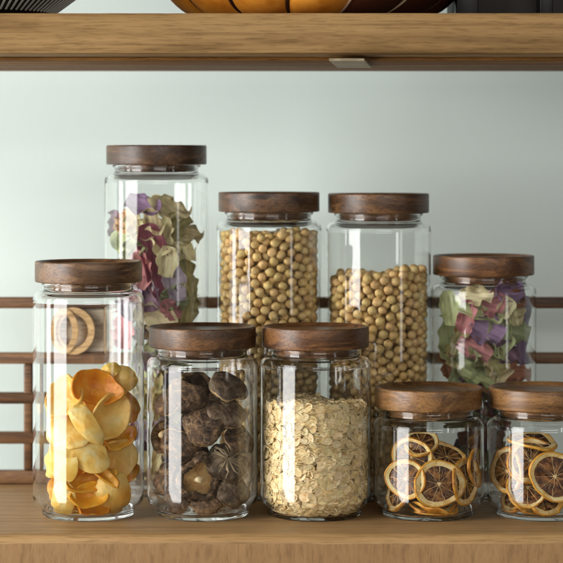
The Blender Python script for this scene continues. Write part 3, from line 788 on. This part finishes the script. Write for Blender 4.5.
slices = [ # jar, x, y, R, normal, roll, inset, amp, label
 ('4', 446, 485, 24.5, (.08, -1, .12), 0, 3, .6, 'large round dried lemon slice facing out at the centre of the left lemon jar'),
 ('4', 403, 479, 20.5, (-.42, -1, .1), 30, 8, .8, 'pale thick rimmed dried lemon slice at the left of the left lemon jar'),
 ('4', 412, 457, 20, (-.2, -1, .3), 80, 26, 1, 'dried lemon slice half hidden behind the pale rimmed one'),
 ('4', 421, 443, 17.5, (.05, -.9, .9), 50, 36, 1.5, 'small dark dried lemon slice at the top of the left lemon jar'),
 ('4', 447, 457, 19, (.25, -.7, .9), 20, 34, 2, 'bent dried lemon slice with a white rim above the large round one'),
 ('4', 466, 482, 23, (.85, -.75, .1), 10, 9, 1, 'dried lemon slice seen nearly edge on at the right of the left lemon jar'),
 ('4', 440, 506, 22, (.05, -.32, 1), 0, 22, 2.8, 'wavy dried lemon slice lying flat under the large round one'),
 ('4', 436, 512, 23, (-.05, -.22, 1), 70, 22, 2.2, 'lowest dried lemon slice lying on the bottom of the left lemon jar'),
 ('4', 389, 494, 18, (-1, -.55, .35), 10, 4, 1, 'dried lemon slice edge on against the left glass of the left lemon jar'),
 ('4', 476, 468, 20, (1, -.35, .1), 10, 8, 1, 'thin rim of a lemon slice at the far right glass of the left lemon jar'),
 ('5', 499, 471, 22, (-.9, -.75, .1), 20, 4, .8, 'dried lemon slice turned to the left glass of the right lemon jar'),
 ('5', 531, 461, 24, (.1, -1, .25), 0, 20, 1, 'dark dried lemon slice high behind the others in the right lemon jar'),
 ('5', 559, 477, 25, (.1, -1, .12), 15, 5, .7, 'large dried lemon slice cut off at the right'),
 ('5', 523, 488, 21, (0, -1, .45), 0, 11, 1.2, 'half hidden dried lemon slice with pale arc rim in the right jar'),
 ('5', 517, 506, 23, (.15, -.8, .75), 0, 6, 1.2, 'bright rimmed dried lemon slice lying tilted at the bottom left of right lemon jar'),
 ('5', 546, 503, 21, (.1, -.8, .75), 40, 9, 2.0, 'dark folded dried lemon slice low at the right of the right lemon jar'),
 ('5', 497, 500, 19, (-.8, -.5, .6), 0, 6, 1, 'dried lemon slice leaning at the lower left glass of the right lemon jar'),
 ('5', 533, 441, 24, (.1, -.25, 1), 0, 30, 1.5, 'topmost dried lemon slice lying level in the right lemon jar'),
]
for i, (jk, x, y, R, nrm, roll, ins, amp, lb) in enumerate(slices):
    t = citrus(R, i * 2.3 + 1, amp, 1.4 if i % 2 else 1.8); tag(t, lb, 'lemon slice', 'dried lemon slices in the two short jars')
    put(t, jk, inpos(jk, x, y, ins), orient(nrm, roll))
for q in range(8):
    jk = '45'[q % 2]
    t = citrus(22, 60 + q * 1.9, 1.2, 1.5); tag(t, 'dried lemon slice at the back of a short jar, mostly hidden by others', 'lemon slice', 'dried lemon slices in the two short jars')
    a = rnd.uniform(0.1, 0.9) * pi
    put(t, jk, Vector((JARS[jk][0] + 0.024 * cos(a), 0.024 * sin(a), 0.03 + 0.004 * q)), orient((rnd.uniform(-.8, .8), -1, rnd.uniform(-.2, .8)), rnd.uniform(0, 360)))

# ---- curled petals
def petal_mesh(L, W, curl, twist, ruf, seed, cross=0.5):
    nu, nv = 26, 12; rn_ = random.Random(seed); ph = rn_.uniform(0, 6); k1 = rn_.choice((2.0, 2.5, 3.2)); ruf = ruf * 1.15
    vs, fs = [], []
    # centre line: an arc with a bend, then twist
    x = y = 0; ang = -curl / 2
    pts = []
    for i in range(nu + 1):
        u = i / nu
        pts.append((y, x, ang)); ang += curl / nu * (1 + 0.5 * sin(4 * u + ph)); x += L / nu * sin(ang); y += L / nu * cos(ang)
    cy = sum(p[0] for p in pts) / len(pts); cz = sum(p[1] for p in pts) / len(pts)
    for i in range(nu + 1):
        u = i / nu; yy, zz, an = pts[i]; tw = twist * (u - .5)
        ww = W / 2 * (0.55 + 0.45 * sin(pi * (0.12 + 0.8 * u))) * (1 + 0.09 * sin(9 * u + ph) + 0.05 * sin(17 * u + 2 * ph) + 0.08 * MN.noise(Vector((u * 9, seed, 0))))
        for j in range(nv + 1):
            v = j / nv * 2 - 1
            s_ = v * ww; hgt = cross * ww * (v * v) + ruf * abs(v) ** 2.5 * sin(2 * pi * k1 * u + (ph if v > 0 else ph + 1.8)) + 0.8 * MN.noise(Vector((s_ * .12, yy * .12, seed)))
            lx = s_ * cos(tw) - hgt * sin(tw); lz = s_ * sin(tw) + hgt * cos(tw)
            vs.append((lx * MM, ((yy - cy) - lz * sin(an)) * MM, ((zz - cz) + lz * cos(an)) * MM))
    for i in range(nu):
        for j in range(nv):
            b = i * (nv + 1) + j; fs.append((b, b + 1, b + nv + 2, b + nv + 1))
    return solid(vs, fs, 0.45 * MM, 'dried_petal', 70)
pet = [ # jar, x, y, L, W, curl, twist, ruffle, normal, roll, inset, colour, label
 ('A', 152, 262, 86, 30, .7, .7, 3, (.25, -1, .05), 12, 10, 'maroon', 'long maroon petal running down the middle of the tallest jar'),
 ('A', 166, 236, 46, 24, 1.6, 1.3, 4, (-.1, -1, .2), -28, 6, 'beige', 'beige star shaped petal with ruffled tips high in the tallest jar'),
 ('A', 173, 208, 50, 22, 2.0, 1.2, 4, (.1, -1, .3), 60, 10, 'beige', 'topmost beige petal curling over like a hook in the tallest jar'),
 ('A', 143, 206, 40, 22, 1.2, .4, 2.5, (-.2, -1, .5), 75, 12, 'purple', 'purple folded petal at the top left of the pile in the tallest jar'),
 ('A', 119, 222, 30, 20, 1.8, .3, 3, (-.4, -1, .2), -15, 8, 'peach', 'small peach coloured petal at the left of the tallest jar'),
 ('A', 112, 224, 34, 20, 1.4, .3, 2, (-.8, -1, .1), 10, 14, 'plum', 'dark plum petal behind the peach one at the left glass'),
 ('A', 120, 245, 46, 30, 1.6, .8, 5, (-.4, -1, .2), 40, 8, 'green', 'pale green ruffled petal at the left of the tallest jar'),
 ('A', 183, 228, 44, 26, 1.8, 1.0, 5, (.3, -1, .2), -50, 8, 'olive', 'grey olive petal below the topmost hooked one'),
 ('A', 196, 235, 34, 22, 1.7, 1.4, 5, (.5, -1, .2), 70, 10, 'beige', 'beige curled petal whose tip touches the right glass of the tallest jar'),
 ('A', 169, 262, 34, 22, .9, .4, 1.5, (.1, -1, .1), -12, 4, 'cream', 'smooth cream petal bright at the centre of the tallest jar'),
 ('A', 178, 282, 44, 24, 1.0, .5, 3, (.1, -1, .15), 8, 9, 'lilac', 'greyish lilac petal right of the maroon one in the tallest jar'),
 ('A', 192, 272, 60, 26, 1.6, 1.3, 6, (.4, -1, .05), 12, 8, 'olive', 'long wavy olive petal down the right of the tallest jar'),
 ('A', 178, 300, 34, 26, 1.6, .6, 4, (.1, -1, .4), 80, 5, 'sage', 'sage green petal low in the tallest jar above the front lids'),
 ('A', 170, 310, 28, 18, 1.4, .3, 2, (.1, -1, .3), 40, 9, 'pink', 'small pink petal low in the tallest jar'),
 ('A', 158, 318, 50, 26, 1.8, .9, 5, (-.2, -1, .2), 60, 4, 'cream', 'ruffled cream petal just above the mushroom jar lid'),
 ('A', 196, 306, 50, 30, 1.9, 1.0, 6, (.4, -1, .1), -12, 5, 'olive', 'dark olive ruffled petal at the lower right of the tallest jar'),
 ('A', 144, 296, 44, 26, 1.5, .8, 4, (-.1, -1, .2), 25, 8, 'plum', 'dark plum petal below the long maroon one'),
 ('A', 128, 300, 50, 30, 1.7, .8, 4, (-.3, -1, .1), 0, 8, 'lilac', 'pale lilac petal seen through the top of the leftmost jar'),
 ('A', 118, 330, 50, 30, 1.7, .8, 4, (-.5, -1, .1), 10, 8, 'pink', 'dusty pink petal seen through the leftmost jar below its lid'),
 ('A', 132, 228, 40, 24, 1.6, .9, 5, (-.1, -1, .2), 35, 8, 'cream', 'cream ruffled petal between the peach and the long maroon one'),
 ('A', 130, 252, 42, 24, 1.5, 1.0, 5, (-.2, -1, .2), -30, 10, 'sage', 'sage petal behind the pale green ruffled one in the tallest jar'),
 ('A', 152, 222, 36, 20, 1.8, .9, 4, (.0, -1, .3), 10, 5, 'beige', 'beige petal hanging over the upper end of the long maroon one'),
 ('A', 138, 270, 44, 24, 1.4, .8, 4, (-.1, -1, .1), -10, 7, 'pink', 'dusty pink petal left of the long maroon one'),
 ('A', 188, 252, 30, 22, 1.8, 1.2, 5, (.3, -1, .2), 35, 6, 'cream', 'small cream petal at the right between the wavy olive ones'),
 ('D', 446, 308, 40, 22, 1.1, .4, 2, (-.4, -1, .15), 10, 6, 'green', 'pale green pointed petal at the upper left of the petal jar in the back right'),
 ('D', 440, 338, 58, 30, 1.5, .5, 4, (-.6, -1, .1), 8, 5, 'green', 'large light green curved petal at the left glass of the right petal jar'),
 ('D', 452, 350, 44, 24, 1.4, .6, 4, (-.3, -1, .1), -14, 10, 'olive', 'olive petal beside the large light green one'),
 ('D', 466, 316, 40, 20, 1.3, .7, 4, (-.2, -1, .1), -20, 10, 'pink', 'rust pink narrow petal in the upper left of the right petal jar'),
 ('D', 476, 297, 38, 20, 1.5, .6, 4, (0, -1, .4), 80, 8, 'cream', 'cream ruffled petal at the top of the right petal jar'),
 ('D', 496, 305, 28, 30, 1.8, .3, 3, (0, -1, .3), 80, 4, 'pink', 'ribbed pink petal rolled up near the top of the right petal jar'),
 ('D', 509, 308, 24, 18, .8, .3, 1, (.2, -1, .2), -40, 3, 'cream', 'small pale yellow triangular petal beside the rolled pink one'),
 ('D', 509, 293, 42, 24, 1.6, .5, 3, (.2, -1, .4), 85, 12, 'purple', 'purple petal arching at the top right under the shoulder'),
 ('D', 519, 299, 24, 18, 1.2, .4, 2, (.3, -1, .3), 20, 9, 'rust', 'small rust brown petal under the purple arch'),
 ('D', 518, 313, 32, 26, 1.7, .4, 3, (.3, -1, .1), 0, 6, 'beige', 'rounded beige petal right of the small yellow one'),
 ('D', 488, 332, 38, 32, 1.4, .5, 4, (0, -1, .2), 60, 3, 'purple', 'bright violet folded petal at the centre of the right petal jar'),
 ('D', 478, 314, 48, 14, 1.0, .8, 2.5, (0, -1, .3), 70, 6, 'green', 'narrow yellow green petal over the violet one'),
 ('D', 506, 334, 56, 26, .9, .9, 5, (.1, -1, .1), -8, 6, 'green', 'tall light green wavy petal right of the violet one'),
 ('D', 523, 332, 36, 28, 1.2, .5, 3, (.4, -1, .2), 70, 5, 'sage', 'broad sage green petal at the right of the right petal jar'),
 ('D', 533, 330, 76, 22, .6, .5, 2, (.8, -1, 0), 2, 10, 'purple', 'tall purple petal standing against the right glass'),
 ('D', 474, 350, 40, 22, 1.4, .7, 5, (-.1, -1, .2), 62, 5, 'pink', 'crumpled rose pink petal left of centre in the right petal jar'),
 ('D', 488, 360, 46, 30, 1.8, .9, 6, (0, -1, .3), 30, 5, 'olive', 'olive petal with a winding edge under the violet one'),
 ('D', 504, 368, 38, 28, 1.5, .9, 5, (.1, -1, .2), -15, 4, 'beige', 'yellow beige petal with a heart shaped edge low in the jar'),
 ('D', 508, 352, 30, 26, 1.3, .3, 3, (.1, -1, .3), 30, 9, 'plum', 'dusky plum petal above the heart edged one'),
 ('D', 525, 374, 36, 20, 1.4, .5, 4, (.4, -1, .4), 75, 5, 'rust', 'orange brown petal low at the right of the right petal jar'),
 ('D', 458, 370, 50, 26, 1.5, .7, 5, (-.3, -1, .1), -30, 4, 'sage', 'sage petal low in the left half just above the front lid'),
 ('D', 443, 366, 34, 22, 1.2, .5, 3, (-.6, -1, .1), 20, 5, 'rust', 'pinkish brown triangular petal low at the left glass'),
 ('D', 472, 376, 44, 24, 1.6, .8, 5, (0, -1, .4), 60, 6, 'green', 'green petal low in the gap between the two short jar lids'),
]
PG = {'A': 'curled petals in the tallest jar', 'D': 'curled petals in the right petal jar'}
for i, (jk, x, y, L, W, cu, tw, ru, nrm, roll, ins, cc, lb) in enumerate(pet):
    o = link('dried_petal', petal_mesh(L, W, cu, tw, ru, i + 1), 'petal_' + cc); tag(o, lb, 'dried petal', PG[jk])
    put(o, jk, inpos(jk, x, y, ins), orient(nrm, roll))
names = list(petals)
for q in range(64):
    jk = 'A' if q < 34 else 'D'
    top = 0.25 if jk == 'A' else 0.205
    f = ((q if q < 34 else q - 34) + .5) / (34 if jk == 'A' else 30)
    o = link('dried_petal', petal_mesh(rnd.uniform(40, 56), rnd.uniform(22, 30), 1.6, .9, 5, 200 + q), 'petal_' + rnd.choice(names if jk == 'D' else ['olive', 'beige', 'maroon', 'plum', 'sage', 'lilac', 'beige']))
    tag(o, 'dull coloured curled petal deep in %s, mostly hidden by others' % ('the tallest jar' if jk == 'A' else 'the right petal jar'), 'dried petal', PG[jk])
    a = rnd.uniform(0, 2 * pi); rr = rnd.uniform(0.0, 0.026)
    if jk == 'A' and f > 0.55: a = rnd.uniform(0.05, 0.5) * pi
    put(o, jk, Vector((JARS[jk][0] + rr * cos(a), JARS[jk][1] + rr * sin(a), 0.03 + (top - 0.03) * f)), orient((rnd.uniform(-1, 1), -1, rnd.uniform(-.3, 1)), rnd.uniform(0, 360)))

# ---- beans
def bean_variant(sx, sy, sz, sub, seed):
    bm = bmesh.new(); bmesh.ops.create_icosphere(bm, subdivisions=sub, radius=1.0)
    for v in bm.verts:
        n_ = 1 + 0.07 * MN.noise(v.co * 1.3 + Vector((seed, 0, 0)))
        d = 0.10 * math.exp(-((v.co.x) ** 2 / 0.12 + (v.co.z) ** 2 / 0.02)) if v.co.y < 0 else 0
        v.co = Vector((v.co.x * sx, v.co.y * sy * (1 - d), v.co.z * sz)) * n_ * MM * 0.95
    return bm
BV = [bmesh_to(bean_variant(5.5, 5.0, 4.9, 3, 1), 'soybean'), bmesh_to(bean_variant(5.2, 5.3, 4.95, 3, 5), 'soybean'), bmesh_to(bean_variant(5.6, 4.9, 5.2, 3, 9), 'soybean'), bmesh_to(bean_variant(4.9, 4.8, 4.7, 3, 13), 'soybean')]
for me in BV: me.materials.append(M['bean'])
def low(sx, sy, sz, seed):
    bm = bean_variant(sx, sy, sz, 2, seed); vs = [v.co.copy() for v in bm.verts]; fs = [[v.index for v in f.verts] for f in bm.faces]; bm.free(); return vs, fs
BL = [low(5.5, 5.0, 4.9, 1), low(5.2, 5.3, 4.95, 5), low(5.6, 4.9, 5.2, 9)]
def bulk_mesh(name, items, variants):
    """items: (matrix, variant index) -> one mesh"""
    vs, fs = [], []
    for Mx, vi in items:
        V, F = variants[vi]; b = len(vs)
        vs.extend((Mx @ v)[:] for v in V); fs.extend([tuple(i + b for i in f) for f in F])
    me = bpy.data.meshes.new(name); me.from_pydata(vs, [], fs); me.polygons.foreach_set('use_smooth', [True] * len(fs)); me.update()
    return me
def bulk_colour(mat, scale):
    """a copy of an organic material whose tint varies from grain to grain inside one mesh"""
    k = NT(mat + '_bulk'); v = k.coords((1, 1, 1))
    geo = k.n('ShaderNodeNewGeometry')
    src = M[mat].node_tree.nodes
    rampn = [n for n in src if n.type == 'VALTORGB'][0].color_ramp.elements
    col = k.ramp(k.noise(v, scale, 5, 0.6), [(e.position, tuple(e.color)) for e in rampn])
    hs = k.n('ShaderNodeHueSaturation'); b = k.n('ShaderNodeMapRange'); k.l(geo.outputs['Random Per Island'], b.inputs[0])
    b.inputs[3].default_value = 0.78; b.inputs[4].default_value = 1.14
    k.l(b.outputs[0], hs.inputs['Value']); k.l(col, hs.inputs['Color']); k.base(hs.outputs[0], 0.7); k.bump(k.noise(v, 500, 3), 0.2, 0.0006)
    M[mat + '_bulk'] = k.m
bulk_colour('bean', 90); bulk_colour('oat', 130)
def pour(top, seed, d=9.8, R=52.4):
    """drop beans one by one into the lowest free hollow of a jar; returns their centres (mm)"""
    rng = np.random.default_rng(seed); rw = R - d / 2; cand = []
    for r in (rw, rw, rw - 2.2, rw - 4.6, rw - 7.2, rw - 9.8, rw - 12.6, rw - 15.6, rw - 19, rw - 23, rw - 27, rw - 31, rw - 35, rw - 39, rw - 43, 1):
        m = max(3, int(2 * pi * r / 2.1)); a = np.arange(m) / m * 2 * pi + rng.random() * 6
        cand.append(np.stack([r * np.cos(a), r * np.sin(a)], 1))
    C_ = np.concatenate(cand); near = np.hypot(C_[:, 0], C_[:, 1]) > rw - 0.1
    Hh = 4.0 + d / 2 + 5.0 * (np.hypot(C_[:, 0], C_[:, 1]) > 40); out = []
    surf = top(C_[:, 0], C_[:, 1])
    for _ in range(5000):
        q = Hh + rng.random(len(Hh)) * 1.6 - near * 1.0
        q[Hh > surf] = 1e6
        k_ = int(np.argmin(q))
        if q[k_] > 1e5: break
        x, y = C_[k_]; z = Hh[k_]; out.append((float(x), float(y), float(z)))
        dd = d * (1 + 0.05 * rng.standard_normal())
        ds = (C_[:, 0] - x) ** 2 + (C_[:, 1] - y) ** 2; m = ds < dd * dd
        Hh[m] = np.maximum(Hh[m], z + np.sqrt(dd * dd - ds[m]))
    return out
TOPS = {'B': lambda x, y: 280 - 3 * np.cos(x * .09 + 1) - 2 * np.sin(y * .1), 'C': lambda x, y: 236 + 0.07 * x - 3 * np.cos(x * .1) - 0.03 * y}
rb = random.Random(11)
for jk in 'BC':
    jx, jy, zl = JARS[jk]; pts = pour(TOPS[jk], 3 if jk == 'B' else 8)
    pts = [p for p in pts if p[0] ** 2 + p[1] ** 2 > 29 ** 2 or p[2] > (255 if jk == 'B' else 210)]
    def sc(p):
        r = sqrt(p[0] ** 2 + p[1] ** 2)
        ok = p[1] < 12 and (r > 43 or p[2] > (272 if jk == 'B' else 232)) and p[2] > (150 if jk == 'B' else 100)
        return (0 if ok else 1, -p[2])
    pts.sort(key=sc)
    bulk = []
    for i, (x, y, z) in enumerate(pts):
        if z < 9: z = 11
        R_ = Matrix.Rotation(rb.uniform(0, 6.28), 4, (rb.uniform(-1, 1), rb.uniform(-1, 1), rb.uniform(-1, 1) + .01))
        r = sqrt(x * x + y * y); lim = 47.0 if z > 22 else 39
        if r > lim: x *= lim / r; y *= lim / r
        if z > zl * 1000 - 9 - 8 and r > 40: continue
        T_ = Matrix.Translation((jx + x * MM, jy + y * MM, z * MM)) @ R_
        if i < 150:
            o = link('soybean', BV[i % 4]); o.matrix_world = T_
            tag(o, 'round pale yellow soybean near the glass of the %s soybean jar' % ('fuller left' if jk == 'B' else 'less full right'), 'soybean', 'soybeans in the %s soybean jar' % ('fuller left' if jk == 'B' else 'less full right'))
        else: bulk.append((T_, i % 3))
    o = link('soybean_mass', bulk_mesh('soybean_mass', bulk, BL), 'bean_bulk')
    tag(o, 'packed pale yellow soybeans filling the %s jar' % ('fuller left' if jk == 'B' else 'less full right'), 'soybeans', kind='stuff')

# ---- oats
def flake(a, b, seed):
    """oval rolled flake with a crease"""
    def f(r, t):
        x = a * r * cos(t) * (1 + .08 * sin(3 * t + seed)); y = b * r * sin(t) * (1 + .06 * sin(2 * t + seed * 2))
        z = 0.5 * MN.noise(Vector((x * .3, y * .3, seed))) - 0.5 * math.exp(-(y / 0.7) ** 2) * (1 - r * r) + 0.06 * (x * x) / a
        return Vector((x, y, z))
    top, fs = disc_grid(3, 10, f); vs = []
    n = len(top); ring0 = n - 10
    vs = [v * MM for v in top] + [(Vector((v.x * (1 if i < ring0 else .97), v.y * (1 if i < ring0 else .97), v.z - 0.75))) * MM for i, v in enumerate(top)]
    F = list(fs) + [tuple(reversed([i + n for i in q])) for q in fs] + [(ring0 + j, ring0 + n + j, ring0 + n + (j + 1) % 10, ring0 + (j + 1) % 10) for j in range(10)]
    return vs, F
FV = [flake(5.9, 4.0, 1), flake(5.3, 4.3, 4), flake(6.3, 3.8, 7), flake(4.9, 3.6, 2), flake(5.5, 4.4, 9), flake(4.0, 2.8, 5)]
FM = [meshp('oat_flake', v, f, True, 60) for v, f in FV]
for me in FM: me.materials.append(M['oat'])
jx, jy, zl = JARS['3']
oz = lambda x, y: 111.3 - 2.5 * (x / 50) + 5.0 * MN.noise(Vector((x * .03, y * .03, 2))) - 1.5 * y / 50
items = []
ro = random.Random(4)
def fit(T, V, lim=53.0):
    for _ in range(3):
        w_ = 0; cc = None
        for v in V:
            p = T @ v; r = sqrt((p.x - jx) ** 2 + (p.y - jy) ** 2) * 1000
            lm = lim if p.z > 0.018 else 43.6 + max(0, p.z * 1000 - 6) * 0.75
            if r - lm > w_: w_ = r - lm; cc = (p.x - jx, p.y - jy, r)
        lo = min((T @ v).z for v in V)
        if lo < 0.0047: T = Matrix.Translation((0, 0, 0.0048 - lo)) @ T
        if cc: T = Matrix.Translation((-cc[0] / cc[2] * w_, -cc[1] / cc[2] * w_, 0)) @ T
        elif lo >= 0.0047: break
    return T
NF = 3300
def oat_at(th, z, r, tilt_sd, yaw_sd, edge_on):
    x, y = r * cos(th), r * sin(th)
    if z < 16: x *= 0.88; y *= 0.88
    tilt = ro.gauss(0, tilt_sd) if ro.random() > edge_on else ro.choice((-1, 1)) * ro.uniform(50, 85)
    N = Vector((cos(th), sin(th), 0)); ax = N.cross(Vector((0, 0, 1)))
    N = Matrix.Rotation(radians(tilt), 3, ax) @ N; N = Matrix.Rotation(radians(ro.gauss(0, yaw_sd)), 3, 'Z') @ N
    vi = ro.choice((0, 0, 1, 2, 3, 4, 4, 5))
    T = fit(Matrix.Translation((jx + x * MM, jy + y * MM, z * MM)) @ orient(N, ro.uniform(0, 360)), FV[vi][0])
    p = T.translation; rad = sqrt((p.x - jx) ** 2 + (p.y - jy) ** 2) * 1000
    items.append((T, vi, (p.y - jy) * 1000, rad, abs((T.to_3x3() @ Vector((0, 0, 1))).y)))
placed = []
for i in range(9000):
    th = ro.uniform(pi * 0.93, 2.07 * pi) if i % 5 else ro.uniform(0, 2 * pi); z = ro.uniform(6, oz(52 * cos(th), 52 * sin(th)))
    sx = 52.5 * th; md = 6.4 + ro.uniform(-.5, 1.2)
    if any((sx - a) ** 2 + (z - b) ** 2 < md * md for a, b in placed): continue
    placed.append((sx, z)); oat_at(th, z, 52.9, 13, 9, 0.12)
for lay, cnt in ((50.6, 900), (48.6, 900), (47.4, 500)):
    for i in range(cnt):
        th = ro.uniform(pi * 0.9, 2.1 * pi) if i % 4 else ro.uniform(0, 2 * pi); z = ro.uniform(6, oz(lay * cos(th), lay * sin(th)))
        oat_at(th, z, lay, 24, 16, 0.35)
for i in range(650):
    th = ro.uniform(0, 2 * pi); r = 50 * sqrt(ro.random()); x, y = r * cos(th), r * sin(th); z = oz(x, y) + ro.uniform(-2, 1.5)
    N = Vector((ro.gauss(0, .4), ro.gauss(0, .4), 1)); vi = ro.choice((0, 0, 1, 2, 3, 4, 4, 5))
    T = fit(Matrix.Translation((jx + x * MM, jy + y * MM, z * MM)) @ orient(N, ro.uniform(0, 360)), FV[vi][0])
    items.append((T, vi, 0, 0, 0))
items.sort(key=lambda t: -(t[3] + 6 * t[4] - (0 if t[2] < -18 else 100)))
for i, (T, vi, _, _, _) in enumerate(items[:300]):
    o = link('oat_flake', FM[vi]); o.matrix_world = T
    tag(o, 'flat cream oat flake lying against the front glass of the oat jar', 'oat flake', 'oat flakes at the front of the oat jar')
me = bulk_mesh('oats', [(T, vi) for T, vi, *_ in items[300:]], FV)
o = link('rolled_oats', me, 'oat_bulk'); tag(o, 'mass of rolled oats filling two thirds of the oat jar', 'oats', kind='stuff')
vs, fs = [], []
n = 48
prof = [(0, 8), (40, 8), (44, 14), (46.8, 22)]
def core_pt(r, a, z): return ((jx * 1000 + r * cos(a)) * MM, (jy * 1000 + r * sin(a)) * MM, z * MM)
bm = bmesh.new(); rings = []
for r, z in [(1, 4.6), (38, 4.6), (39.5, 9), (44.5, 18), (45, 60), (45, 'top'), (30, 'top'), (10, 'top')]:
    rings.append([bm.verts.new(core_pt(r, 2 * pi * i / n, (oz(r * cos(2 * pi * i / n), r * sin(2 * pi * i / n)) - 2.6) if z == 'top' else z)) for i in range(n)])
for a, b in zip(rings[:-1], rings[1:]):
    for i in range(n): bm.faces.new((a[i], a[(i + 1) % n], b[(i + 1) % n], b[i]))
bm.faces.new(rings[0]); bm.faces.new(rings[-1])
core = link('oat_shade_core', bmesh_to(bm, 'oat_shade_core', True, 80), 'oat_gap_shade', o)  # dark filler behind the flakes, its colour imitates shade between them

bpy.context.view_layer.update()
